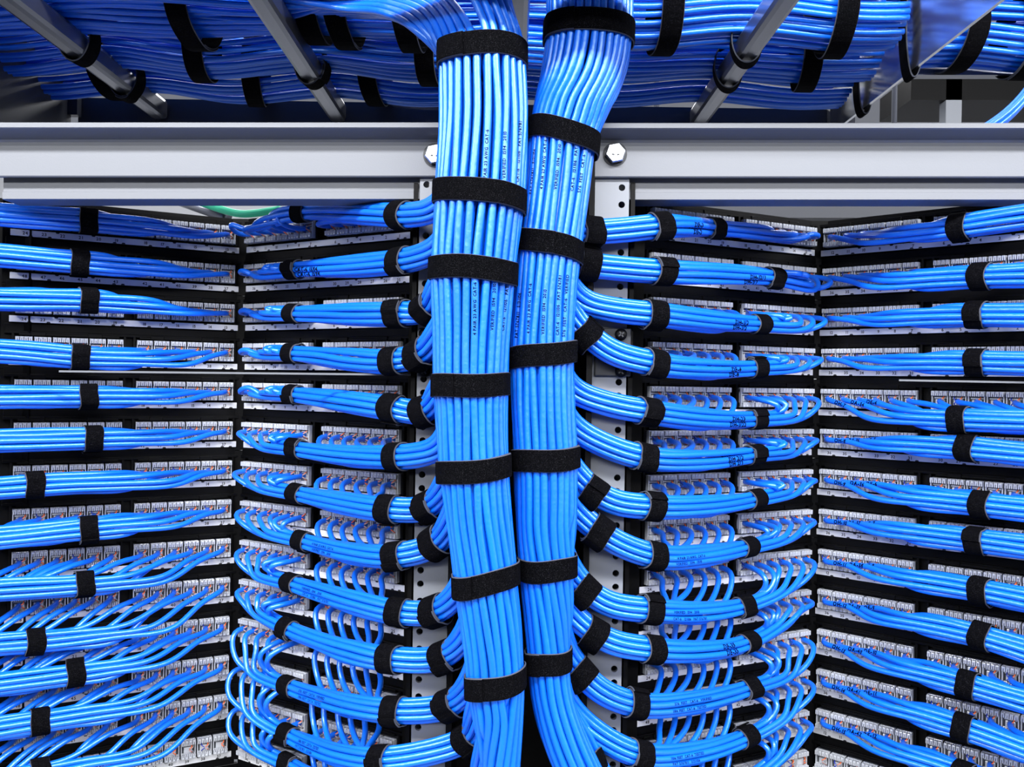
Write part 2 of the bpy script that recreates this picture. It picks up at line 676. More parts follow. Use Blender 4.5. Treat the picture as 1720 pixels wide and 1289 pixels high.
# added black backing between the posts, stands in for the dark rack depth
root = empty('dark_backing', ((pl1 + pr0) / 2, 0.925, 0), 'black backing panel standing behind the two cable trunks', 'backing panel')
m = MB()
zt = at(CX, 206, 930)[2]
m.box((0, 0.02, zt / 2), ((pr0 - pl1) / 2 + .02, .003, zt / 2))
m.build('back_plate', M['black'], root)
m = MB()
for sx in (-1, 1):
    m = MB()
    m.box((sx * ((pr0 - pl1) / 2 - .004), -.030, zt / 2), (.0025, .048, zt / 2))
    m.build('side_plate', M['black'], root)
# slots under the jack columns: black side columns that close the racks towards the posts
for side, w, u in (('left', WG['LI'], WG['LI'].len + 6), ('right', WG['RI'], -6)):
    q = w.pt(u, -14, 0)
    xp = pl0 if side == 'left' else pr1
    root = empty('side_filler', (0, 0, 0), f'black filler column between the {side} post and its patch panels', 'filler column')
    m = MB()
    zt2 = Z1['L' if side == 'left' else 'R'] / 1000 + CAM[2] + .038
    m.box(((q[0] + xp) / 2, 0.92, zt2 / 2), (abs(q[0] - xp) / 2 + .010, .003, zt2 / 2))
    m.build('filler_plate', M['black'], root)
    m = MB()
    m.box((xp + (.004 if side == 'right' else -.004), 0.89, zt2 / 2), (.002, .027, zt2 / 2))
    m.build('filler_return', M['black'], root)

# bracket plates with black screws on the posts, thin lacing bar behind the bundles
for side, (x0, x1, sx) in (('left', (702, 742, 713)), ('right', (998, 1060, 1043))):
    a, b = at(x0, 632, 858), at(x1, 552, 858)
    c = (a + b) / 2
    root = empty('bracket_plate', c, f'dark grey bracket plate screwed to the {side} post with black screws', 'bracket')
    m = MB()
    m.box((0, 0, 0), (abs(b[0] - a[0]) / 2, .0014, abs(b[2] - a[2]) / 2), bev=.001)
    m.build('plate', M['bracket'], root)
    for py in (562, 624):
        m = MB()
        p = at(sx, py, 855) - c
        prof = [(0.0052, 0), (0.0056, -.0008), (.0050, -.0022), (.0025, -.0031), (.0004, -.0033)]
        n = 20
        V = [(p[0] + r * math.cos(2 * math.pi * i / n), p[1] + yy, p[2] + r * math.sin(2 * math.pi * i / n)) for r, yy in prof for i in range(n)]
        Fs = [(j * n + i, j * n + (i + 1) % n, (j + 1) * n + (i + 1) % n, (j + 1) * n + i) for j in range(len(prof) - 1) for i in range(n)]
        m.add(V, Fs, 0, True)
        for a_ in (0.6, 0.6 + math.pi / 2):
            R = np.array([[math.cos(a_), 0, -math.sin(a_)], [0, 1, 0], [math.sin(a_), 0, math.cos(a_)]])
            m.box(p + [0, -.0033, 0], (.0030, .0004, .0006), R, mi=1)
        s = m.build('screw', [M['black'], M['bracket']], root)
for side, xa, xb, y0 in (('left', 100, 700, 624), ('right', 1510, 1850, 639)):
    a, b = at(xa, y0, 892), at(xb, y0 + 6, 835 if side == 'right' else 872)
    m = MB()
    m.box((0, 0, 0), (np.linalg.norm(b - a) / 2, .0012, .0009))
    o = m.build('lacing_bar', M['alu'])
    o.location = Vector((a + b) / 2)
    d = b - a
    o.rotation_euler = (0, -math.atan2(d[2], d[0]), math.atan2(d[1], d[0]))
    tag(o, f'thin steel lacing bar crossing the {side} rack behind the cable bundles', 'lacing bar')

# ------------------------------------------------------------------ cross beams
def level(px, py, d0, z):
    """point on the pixel ray column px at height z (m), depth scaled so the picture line stays put"""
    d = d0
    for _ in range(20):
        p = at(px, py, d)
        d *= (z - CAM[2]) / (p[2] - CAM[2])
    return at(px, py, d)


def beam(x0, x1, y, label, bolt_px):
    a, b = at(x0, y, 833), at(x1, y, 833)
    e1, e2 = np.array([0, 1.0, 0]), UP
    root = empty('rack_crossbeam', (a + b) / 2, label, 'crossbeam')
    base = np.array(root.location)
    m = MB()
    mm = .001
    prof = [(0, 0), (0, -4.2), (1, -5), (20, -10), (22, -12), (22.6, -15), (22.6, -42.6), (23.4, -43.6), (27, -43.6), (27, -1), (26, .2), (1, .4)]
    m.prism([(u * mm, v * mm) for u, v in prof], a - base, b - base, e1, e2)
    m.build('angle_web', M['alu'], root)
    for bx, by in bolt_px:
        p = at(bx, by, 855.2) - base
        m = MB()
        n = 6
        V, Fs = [], []
        lay = [(.0098, 0), (.0098, -.0058), (.0086, -.0070)]
        for r, yy in lay:
            for i in range(6):
                q = 2 * math.pi * (i + .2) / 6
                V.append((p[0] + r * math.cos(q), p[1] + yy, p[2] + r * math.sin(q)))
        Fs = [(j * n + i, j * n + (i + 1) % n, (j + 1) * n + (i + 1) % n, (j + 1) * n + i) for j in range(2) for i in range(n)] + [tuple(range(12, 18))]
        m.add(V, Fs)
        o = m.build('hex_bolt', M['chrome'], root)
        nb = 24
        V = [(p[0] + r * math.cos(2 * math.pi * i / nb), p[1] + yy, p[2] + r * math.sin(2 * math.pi * i / nb)) for r, yy in ((.0112, .0012), (.0112, -.0004), (.009, -.0006)) for i in range(nb)]
        w = MB()
        w.add(V, [(j * nb + i, j * nb + (i + 1) % nb, (j + 1) * nb + (i + 1) % nb, (j + 1) * nb + i) for j in range(2) for i in range(nb)])
        w.build('washer', M['bracket'], o)
        # two raised grade marks on the head
        t = MB()
        for dx in (-.0025, .0022):
            t.box(p + [dx, -.0071, -.002], (.0012, .0002, .0007))
        t.build('grade_mark', M['bracket'], o)
    return root


beam(-140, 738, 206, 'grey steel crossbeam bolted to the top of the left post', [(731, 261)])
beam(1003, 1860, 207, 'grey steel crossbeam bolted to the top of the right post', [(1033, 259)])


def rear_beam(x0, x1, y, label):
    a, b = at(x0, y, 868), at(x1, y, 868)
    root = empty('rear_crossbeam', (a + b) / 2, label, 'crossbeam')
    base = np.array(root.location)
    m = MB()
    mm = .001
    prof = [(0, 14), (0, -13.5), (-1.5, -14), (-1.5, -20.5), (0, -21), (30, -21), (30, -19), (4, -19), (4, 14)]
    m.prism([(u * mm, v * mm) for u, v in prof], a - base, b - base, np.array([0, 1.0, 0]), UP)
    m.build('rear_channel', M['alu'], root)
    m = MB()
    for q in (a, b):
        m.box(q - base + [(-1 if q is b else 1) * .02, .012, -.0], (.012, .008, .006))
    m.build('end_clip', M['alu'], root)


rear_beam(6, 712, 298, 'grey rear crossbeam spanning behind the left rack post, under the bolted beam')
rear_beam(1054, 1860, 299, 'grey rear crossbeam spanning behind the right rack post, under the bolted beam')
# outer post at the picture's left edge
m = MB()
p = at(-4, 700, 905)
m.box((0, 0, 0), (.0045, .02, (at(0, 297, 905)[2]) / 2))
o = m.build('outer_post', M['post'])
o.location = (p[0] - .034, p[1] + .02, at(0, 297, 905)[2] / 2)
tag(o, 'slim grey post at the far left end of the left rear crossbeam', 'rack post')

# ------------------------------------------------------------------ the two vertical trunks
TR = {
    'L': dict(d=785, rows=[(-170, 806, 62), (0, 800, 66), (60, 810, 71), (100, 810, 73), (200, 813, 75), (330, 806, 76), (457, 794, 72), (560, 792, 65), (647, 790, 63),
                           (720, 792, 60), (787, 795, 60), (870, 805, 57), (972, 816, 54), (1060, 826, 52), (1143, 832, 49), (1220, 837, 41), (1289, 841, 34), (1420, 846, 27)]),
    'R': dict(d=812, rows=[(-170, 1000, 74), (0, 990, 73), (57, 990, 73), (120, 982, 74), (180, 962, 66), (232, 945, 57), (320, 935, 55), (415, 922, 55), (500, 915, 54), (597, 910, 54),
                           (700, 912, 54), (770, 916, 54), (860, 918, 53), (952, 919, 47), (1040, 921, 41), (1108, 920, 36), (1170, 926, 36), (1230, 944, 40), (1289, 968, 41), (1420, 1040, 40)]),
}


def tr_at(side, y):
    r = np.array(TR[side]['rows'], float)
    return np.interp(y, r[:, 0], r[:, 1]), np.interp(y, r[:, 0], r[:, 2])


def smooth_rows(side):
    r = np.array(TR[side]['rows'], float)
    ys = np.arange(-170, 1421, 15.0)
    cx, hw = np.interp(ys, r[:, 0], r[:, 1]), np.interp(ys, r[:, 0], r[:, 2])
    for _ in range(3):
        cx[1:-1] = .5 * cx[1:-1] + .25 * (cx[:-2] + cx[2:])
        hw[1:-1] = .5 * hw[1:-1] + .25 * (hw[:-2] + hw[2:])
    return ys, cx, hw


TEXTS = ['CAT-6   121106   PAT 576781', '576  FEET   CAT-6   VERIFIED', '1106 FEET  CAT-6  TESTED', 'PAT 5767811   E131106', '4 PAIR 23 AWG  CAT-6', 'VERIFIED  1594   2010']
TRAY_START = {}


def trunk(side):
    d0 = TR[side]['d']
    word = 'left' if side == 'L' else 'right'
    ys, cx, hw = smooth_rows(side)
    K = len(ys)
    rr = hw * d0 / F / 1000 - RAD                 # ring radius in metres
    span = math.radians(228)
    cap = span * rr * 0.955 / (DIA * 1.0)
    cap = np.minimum.accumulate(cap + 0.0)
    n0 = int(cap[12])
    order = list(range(n0))
    keep = sorted(order, key=lambda i: abs(i - (n0 - 1) / 2) * 0.3 + random.random() * 6)
    rank = {i: k for k, i in enumerate(keep)}     # high rank leaves first
    Wt = np.zeros((n0, K))
    for i in range(n0):
        Wt[i] = np.clip((cap - rank[i]) / 1.3, 0, 1)
    for i in range(n0):
        for k in range(1, K):
            Wt[i, k] = min(Wt[i, k], Wt[i, k - 1])
    cum = np.cumsum(Wt, 0) - Wt / 2
    tot = Wt.sum(0)
    frac = (cum / tot - 0.5)                      # -.5 .. .5 over the span
    # spread over the natural spacing at the wide top, never more than the span
    phi = frac * span
    n_tray = int(n0 * 0.55) if side == 'L' else 0
    ph0 = RNG.uniform(0, 6.28, n0)
    paths = []
    for i in range(n0):
        P = []
        for k in range(K):
            sink = (1 - Wt[i, k]) * 2.3 * DIA
            wob = 0.0007 * math.sin(ys[k] * 0.011 + ph0[i]) + 0.0004 * math.sin(ys[k] * 0.027 + 2 * ph0[i])
            rad = rr[k] - sink + 0.0006 * math.sin(ys[k] * .017 + 3 * ph0[i])
            a = phi[i, k] + wob / max(rr[k], .01)
            c = at(cx[k], ys[k], d0)
            q = c + np.array([math.sin(a) * rad, -math.cos(a) * rad * 0.93, 0])
            P.append(q)
            if Wt[i, k] <= 0 and k > 3 and Wt[i, max(0, k - 5)] <= 0:
                break
        P = np.array(P)
        if i < n_tray:                             # goes over into the overhead tray to the left
            kk = int(np.searchsorted(ys, 88))
            f = i / max(1, n_tray - 1)
            z0 = CAM[2]
            xs = P[kk][0]
            sh = lambda px, py, d: at(px + 9 * i, py - (6.5 * i if px > 500 else 0), d)
            dd = 0.885 + 0.0085 * i
            zz = z0 + 0.362 + (0.000 if i % 2 else .0062)
            top = [np.array([-0.86, dd, zz + .004]), np.array([-0.62, dd, zz - .012]), np.array([-0.40, dd - .002, zz + .004]),
                   np.array([-0.245, dd - .006, zz - .004]), sh(578, 14, 858), sh(640, 20, 822), sh(695, 48, 785)]
            P = np.vstack([top, P[kk:kk + 1], P[kk + 2:]])
        elif side == 'L':
            kk = int(np.searchsorted(ys, 70))
            for k in range(kk):
                P[k][0] += (0.014 * frac[i, k] - 0.010) * (1 - ys[k] / 70)
        paths.append(P)
    g = f'outer cables of the {word} trunk'
    mid = int(np.searchsorted(ys, 400))
    for i, P in enumerate(paths):
        C = spline(P, 0.0065, 2)
        nm = f'blue cable on the {word} trunk, {NTH[i] if i < 14 else NTH[n0 - 1 - i] } from its {"left" if i < 14 else "right"} edge above the upper straps'
        if i == n0 - 1:
            nm = f'blue cable on the {word} trunk, outermost at its right edge above the upper straps'
        o = cable('trunk_cable', C, nm, g, sides=12)
        if abs(frac[i, mid]) < 0.30 and i % 2 == 0:
            d = np.r_[0, np.cumsum(np.linalg.norm(np.diff(C, axis=0), axis=1))]
            k0 = np.argmin(np.abs(C[:, 2] - at(CX, 560, 745)[2]))
            for yy in (300, 560):
                k0 = np.argmin(np.abs(C[:, 2] - at(CX, yy, 745)[2])) if i >= n_tray else len(C) // 2
                rev = C[::-1]
                dr = d[-1] - d[k0]
                print_on(o, rev, TEXTS[(i // 2) % len(TEXTS)], dr, 0.0036)
    # inner fill and rear half: the rest of the cables
    for lay, (dr, n, a0, a1) in enumerate(((0.95, 22, 0, 2 * math.pi), (0.0, 10, math.radians(122), math.radians(238)), (2.0, 12, 0, 2 * math.pi))):
        for j in range(n):
            a = a0 + (a1 - a0) * (j + .5) / n
            P = []
            for k in range(0, K, 3):
                rad = max(0.001, rr[k] - dr * DIA)
                P.append(at(cx[k], ys[k], d0) + np.array([math.sin(a) * rad, -math.cos(a) * rad * .93, 0]))
            if side == 'L' and -math.sin(a) > -0.2:
                kk = 6
                P = P[kk - 1:]
                P = [P[0] + [-.5, .11 - .02 * math.cos(a), .072], P[0] + [-.2, .10 - .02 * math.cos(a), .068], P[0] + [-.07, .07, .05]] + P[1:]
            rest(spline(P, 0.02, 1))


trunk('L')
trunk('R')

LS = [(95, -1, 8), (333, 5, 2), (457, 3, 2), (647, -1.5, 2), (787, -5, 2), (972, -11, 2), (1143, -9, 2)]
RS = [(57, 0, 2), (232, 10, 2), (415, 9, 2), (597, -7, 2), (770, -3, 2), (952, -4, 2), (1108, -4, 2)]
for side, lst in (('L', LS), ('R', RS)):
    word = 'left' if side == 'L' else 'right'
    ys, cx, hw = smooth_rows(side)
    for k, (y, tl, _) in enumerate(lst):
        d0 = TR[side]['d']
        c = at(np.interp(y, ys, cx), y, d0)
        t = at(np.interp(y - 40, ys, cx), y - 40, d0) - at(np.interp(y + 40, ys, cx), y + 40, d0)
        h = np.interp(y, ys, hw) * d0 / F / 1000 + .0006
        t = 0.35 * t / np.linalg.norm(t) + 0.65 * UP
        strap(c, t, np.array([1.0, 0, 0]), h, h * .93 + .0004, f'black strap around the {word} trunk, {ORD[k]} one {"" if k == 0 else "down "}on it'.replace('top one', 'topmost one'),
              f'straps around the {word} trunk', width=.0195, tilt=math.radians(-tl), start=random.choice((3.6, 4.1, 5.2, 0.4)))

# ------------------------------------------------------------------ branch bundles on the inner wings
SL12 = {}
for a in range(0, 360, 40):
    SL12[('r', a if a <= 180 else a - 360)] = (1.515, a)
for a in (0, 120, 240):
    SL12[('i', a if a <= 180 else a - 360)] = (0.577, a)
NEAR = [('r', 120), ('i', 120), ('r', 160), ('r', -160), ('i', -120), ('r', -120)]
FAR = [('r', 80), ('r', 40), ('i', 0), ('r', 0), ('r', -40), ('r', -80)]
RING6 = {('r', 80): 120, ('r', 40): 60, ('r', 0): 0, ('r', -40): -60, ('r', -80): -120, ('i', 0): 180}


def off12(slot, rot=0.0):
    r, a = SL12[slot]
    a = math.radians(a + rot)
    return r * DB * 1.02 * math.cos(a), r * DB * 1.02 * math.sin(a)


def off6(slot, rot=0.0):
    a = math.radians(RING6[slot] + rot)
    return 1.03 * DB * math.cos(a), 1.03 * DB * math.sin(a)


def frame_at(C, i):
    t = C[min(i + 1, len(C) - 1)] - C[max(i - 1, 0)]
    t = t / np.linalg.norm(t)
    v = CAM + np.array([0, 0, 0.0]) - C[i]
    v = v / np.linalg.norm(v)
    e1 = v - t * (v @ t)
    e1 /= np.linalg.norm(e1)
    e2 = np.cross(t, e1)
    if e2[2] < 0:
        e2 = -e2
    return t, e1, e2


INNER = {
    'R': [
        dict(flat=1, E=(1003, 390), T=(988, 392), N=(1108, 380), F=(1199, 383), L=(1362, 392)),
        dict(flat=1, E=(985, 445), T=(986, 445), N=(1108, 456), F=(1299, 466), L=(1400, 475)),
        dict(E=(972, 505), T=None, N=(1097, 528), F=(1275, 545), L=(1389, 541)),
        dict(E=(960, 535), T=(983, 568), N=(1095, 610), F=(1269, 619), L=(1381, 605)),
        dict(E=(958, 655), T=None, N=(1087, 692), F=(1268, 705), L=(1374, 684)),
        dict(E=(960, 716), T=None, N=(1081, 769), F=(1268, 764), L=(1370, 742)),
        dict(E=(966, 800), T=(991, 828), N=(1094, 852), F=(1269, 839), L=(1364, 809)),
        dict(E=(968, 845), T=(1004, 893), N=(1099, 935), F=(1253, 920), L=(1360, 884)),
        dict(E=(958, 975), T=(980, 996), N=(1088, 1025), F=(1250, 1018), L=(1364, 963)),
        dict(E=(960, 1036), T=(995, 1066), N=(1096, 1092), F=(1256, 1080), L=(1345, 1026)),
        dict(E=(948, 1106), T=(974, 1134), N=(1064, 1184), F=(1260, 1156), L=(1360, 1111)),
        dict(E=(962, 1196), T=None, N=(1070, 1268), F=(1256, 1238), L=(1364, 1168)),
        dict(E=(978, 1262), T=(988, 1282), N=(1072, 1345), F=(1256, 1312), L=(1356, 1232)),
    ],
    'L': [
        dict(E=(735, 350), T=None, N=(674, 362), F=(509, 357), L=(385, 375)),
        dict(E=(738, 416), T=None, N=(674, 439), F=(495, 453), L=(407, 453)),
        dict(E=(734, 520), T=(722, 522), N=(669, 527), F=(494, 527), L=(411, 519)),
        dict(E=(732, 575), T=(709, 596), N=(664, 607), F=(493, 594), L=(414, 586)),
        dict(E=(738, 690), T=(719, 693), N=(660, 686), F=(494, 663), L=(418, 649)),
        dict(E=(742, 750), T=None, N=(667, 768), F=(500, 755), L=(405, 732)),
        dict(E=(752, 842), T=(723, 853), N=(654, 856), F=(502, 830), L=(392, 799)),
        dict(E=(762, 892), T=(737, 913), N=(664, 935), F=(508, 909), L=(399, 873)),
        dict(E=(776, 1010), T=(731, 1029), N=(669, 1029), F=(492, 981), L=(400, 945)),
        dict(E=(786, 1078), T=(749, 1105), N=(656, 1108), F=(482, 1056), L=(406, 1010)),
        dict(E=(798, 1165), T=(761, 1184), N=(661, 1195), F=(486, 1154), L=(394, 1105)),
        dict(E=(815, 1218), T=(790, 1240), N=(643, 1277), F=(484, 1235), L=(382, 1166)),
        dict(E=(826, 1300), T=(800, 1324), N=(640, 1352), F=(486, 1286), L=(383, 1228)),
    ],
}
HAND = {('R', 0): 'DE-2  DE-3', ('R', 1): 'DH-1/7  DH-12/1', ('R', 2): 'DH-1/2', ('R', 3): 'DE-4', ('R', 4): 'DH-1/22  DH-23', ('R', 5): 'DH 2/1  DH 2/2', ('L', 1): 'CAT-6 1594', ('R', 9): 'DE-35'}
ROWW = lambda k: f'{ORD[k]} row down' if k else 'top row'


def inner(side):
    s = 1 if side == 'R' else -1
    w = WG['RI' if side == 'R' else 'LI']
    word = 'right' if side == 'R' else 'left'
    for k, b in enumerate(INNER[side]):
        z = w.row_z(k) + 16.0
        dF = w.depth_at(b['F'][0]) - 54
        dN = 853
        dT = 838
        dE = TR[side]['d'] + 30
        pts, tags = [], []
        tcx, thw = tr_at(side, b['E'][1] - 70)
        I0 = at(tr_at(side, b['E'][1] - 120)[0], b['E'][1] - 120, TR[side]['d'] + 8)
        I1 = at(tcx + s * thw * .35, b['E'][1] - 60, TR[side]['d'] + 14)
        if b.get('flat'):
            ty = b['T'][1]
            tcx, thw = tr_at(side, ty)
            pts = [at(tcx, ty - 40, TR[side]['d'] + 12), at(tcx + s * thw * .5, ty - 14, TR[side]['d'] + 16), at(tcx + s * thw * .95, ty - 3, TR[side]['d'] + 22), at(*b['T'], dT)]
        elif b['T']:
            ty = b['T'][1]
            (c1, h1), (c2, h2), (c3, h3) = (tr_at(side, ty - q) for q in (150, 85, 38))
            pts = [at(c1, ty - 150, TR[side]['d'] + 10), at(c2 + s * h2 * .40, ty - 85, TR[side]['d'] + 16), at(c3 + s * h3 * .86, ty - 38, TR[side]['d'] + 28), at(*b['T'], dT)]
        else:
            pts = [I0, I1, at(*b['E'], dE)]
        iE_ref = pts[2]
        iN0 = len(pts)
        pts.append(at(*b['N'], dN))
        pts.append(at(*b['F'], dF))
        Lx, Ly = b['L']
        P11 = w.pt(w.u[11 if side == 'R' else 0], 12, z)
        px11 = px_of(P11)[0]
        dL = min(w.depth_at(px11) - 46, w.depth_at(Lx) - 36)
        G = at(Lx - s * 16, Ly + (9 if k > 3 else 5), dL)
        pts.append(G)
        CL = spline(pts, 0.004, 10)
        pxs = np.array([px_of(p)[0] for p in CL])
        find = lambda q: int(np.argmin(np.linalg.norm(CL - q, axis=1)))
        iN, iF = find(at(*b['N'], dN)), find(at(*b['F'], dF))
        iE = find(iE_ref)
        iT = find(at(*b['T'], dT)) if b['T'] else None
        nind = 12 if k >= 5 else 8
        rot0 = random.uniform(-14, 14)
        at_idx = lambda i, o: (lambda fr: CL[i] + fr[1] * o[0] + fr[2] * o[1])(frame_at(CL, i))
        opx = max(10, s * (Lx - px11))
        cnt = 0
        seq = list(range(12))
        order_ind = [11, 10, 9, 7, 8, 6, 0, 2, 1, 3, 4, 5]
        for j in order_ind:
            ui = j if side == 'R' else 11 - j
            P = w.pt(w.u[ui], 11.5, z)
            pp = px_of(P)
            slot = FAR[j - 6] if j >= 6 else NEAR[j]
            o_j = opx * (0.55 + 0.45 * (j / 11.0)) * random.uniform(.85, 1.05) if j < 11 else opx
            o_j = min(max(o_j, 13), 46)
            mpx = pp[0] + s * (o_j - random.uniform(24, 34))
            # index on the centre line where this cable joins the bundle
            cand = np.where(s * (pxs - mpx) >= 0)[0]
            cand = cand[cand > iN + 6]
            iM = int(cand[0]) if len(cand) else len(CL) - 2
            iM = min(max(iM, iN + 7), len(CL) - 2)
            if j >= 6 and s * (b['F'][0] - pp[0]) < 45:   # joins one after another beyond the far strap
                iM = min(max(iM, iF + 8 + 2 * (j - 6)), len(CL) - 2)
            elif iF - 10 < iM < iF + 9:
                iM = max(iN + 7, iF - 10)
            through_far = j >= 6 and iM > iF + 6
            M_ = at_idx(iM, off6(slot, rot0) if through_far else off12(slot, rot0))
            # outermost point of the loop
            D_ = w.depth_at(pp[0])
            f_ = (o_j / 1.6)
            P1 = w.pt(w.u[ui] + s * f_ * .30, 25, z - 1.5)
            mm_ = px_of(M_)
            lp = at(pp[0] + s * o_j, pp[1] + (mm_[1] - pp[1]) * 0.50 if k > 3 else 0.5 * (pp[1] + mm_[1]), (D_ - 40))
            if j in (6, 7):
                lpx = max(s * (pp[0] + s * o_j), s * mm_[0] + 12) * s
                lp = at(lpx, pp[1] + (mm_[1] - pp[1]) * 0.52, D_ - 40)
            if j == 11:
                lp = at(Lx, Ly, dL + 6)
            path = [w.pt(w.u[ui], 9.0, z), P, P1, lp, M_]
            if through_far:
                nst = max(1, (iM - iF) // 12)
                for q in range(1, nst):
                    ii = int(iM + (iF - iM) * q / nst)
                    path.append(at_idx(ii, off6(slot, rot0)))
                path.append(at_idx(iF, off6(slot, rot0)))
            last = iF if through_far else iM
            nst = max(2, (last - iN) // 14)
            for q in range(1, nst + 1):
                ii = int(last + (iN - last) * q / nst)
                g = q / nst
                if through_far:
                    oa, ob = off6(slot, rot0), off12(slot, rot0)
                    g = min(1, g * 1.4)
                    o = (oa[0] * (1 - g) + ob[0] * g, oa[1] * (1 - g) + ob[1] * g)
                else:
                    o = off12(slot, rot0)
                jit = 0.0009 * math.sin(math.pi * (q / nst)) if 0 < q < nst else 0
                o = (o[0] + jit * random.uniform(-1, 1), o[1] + jit * random.uniform(-1, 1))
                path.append(at_idx(ii, o))
            nst = max(2, (iN - iE) // 10)
            for q in range(1, nst + 1):
                ii = int(iN + (iE - iN) * q / nst)
                path.append(at_idx(ii, off12(slot, rot0)))
            for ii in (int(iE * .6), int(iE * .25), 1):
                path.append(at_idx(ii, off12(slot, rot0)))
            C = spline(path, 0.0055, 3)
            if cnt < nind:
                lab = f'blue cable on the inner {word} panels, {ROWW(k)}, {NTH[j]} jack from the post'
                if j == 11:
                    lab = f'blue cable on the inner {word} panels, {ROWW(k)}, farthest loop from the post'
                o = cable('branch_cable', C, lab, f'cables of the inner {word} bundle, {ROWW(k)}', r=RB)
                if through_far and j in (9, 10, 8) and ((side, k) in HAND or k in (7, 8, 10, 11)):
                    d = np.r_[0, np.cumsum(np.linalg.norm(np.diff(C, axis=0), axis=1))]
                    iq = int(np.argmin(np.linalg.norm(C - at_idx(iF, off6(slot, rot0)), axis=1)))
                    if (side, k) in HAND:
                        words_ = HAND[(side, k)]
                        sz = 0.0068
                        s0 = d[-1] - d[iq] - .052 if side == 'R' else d[iq] + .012
                        print_on(o, C[::-1] if side == 'R' else C, words_.split('  ')[(j) % len(words_.split('  '))], s0, sz, bold=.05, r=RB)
                    else:
                        s0 = d[-1] - d[iq] - .12 if side == 'R' else d[iq] + .03
                        print_on(o, C[::-1] if side == 'R' else C, TEXTS[(j + k) % 6], s0, .0034, r=RB)
            else:
                rest(C, RB)
            cnt += 1
        # straps
        gname = f'straps on the inner {word} cable bundles'
        for nm, ii, rad in (('far', iF, 1.56), ('near', iN, 2.07), ('trunk', iT, 2.32)):
            if ii is None:
                continue
            t, e1, e2 = frame_at(CL, ii)
            lab = {'far': f'black strap on the inner {word} bundle, {ROWW(k)}, farthest from the trunks',
                   'near': f'black strap on the inner {word} bundle, {ROWW(k)}, beside the steel post',
                   'trunk': f'black strap on the inner {word} bundle, {ROWW(k)}, close against the trunk'}[nm]
            strap(CL[ii], t, e1, rad * DB, rad * DB, lab, gname, width=.0195, tilt=math.radians(random.uniform(-5, 5)))


inner('R')
inner('L')

# ------------------------------------------------------------------ bundles on the outer wings
OUTER = {
    'R': [((1614, 381), (1720, 364)), ((1645, 465), (1720, 463)), ((1641, 529), (1720, 531)), ((1638, 609), (1720, 612)), ((1608, 705), (1720, 708)), ((1626, 753), (1720, 764)),
          ((1647, 848), (1720, 856)), ((1641, 909), (1720, 919)), ((1650, 993), (1720, 1008)), ((1650, 1069), (1720, 1094)), ((1627, 1151), (1720, 1180)), ((1622, 1224), (1720, 1262)), ((1620, 1303), (1720, 1345))],
    'L': [((146, 371), (0, 361)), ((133, 441), (0, 430)), ((147, 505), (0, 502)), ((134, 601), (0, 590)), ((144, 667), (0, 668)), ((155, 737), (0, 741)),
          ((56, 815), (0, 820)), ((148, 889), (0, 905)), ((140, 982), (0, 990)), ((58, 1079), (0, 1082)), ((127, 1132), (0, 1150)), ((64, 1213), (0, 1223)), ((70, 1300), (0, 1314))],
}
OSL = [('r', -40), ('r', 0), ('r', 40), ('r', -80), ('i', 0), ('r', 80), ('r', -120), ('r', 120), ('i', 120), ('i', -120), ('r', 160), ('r', -160)]


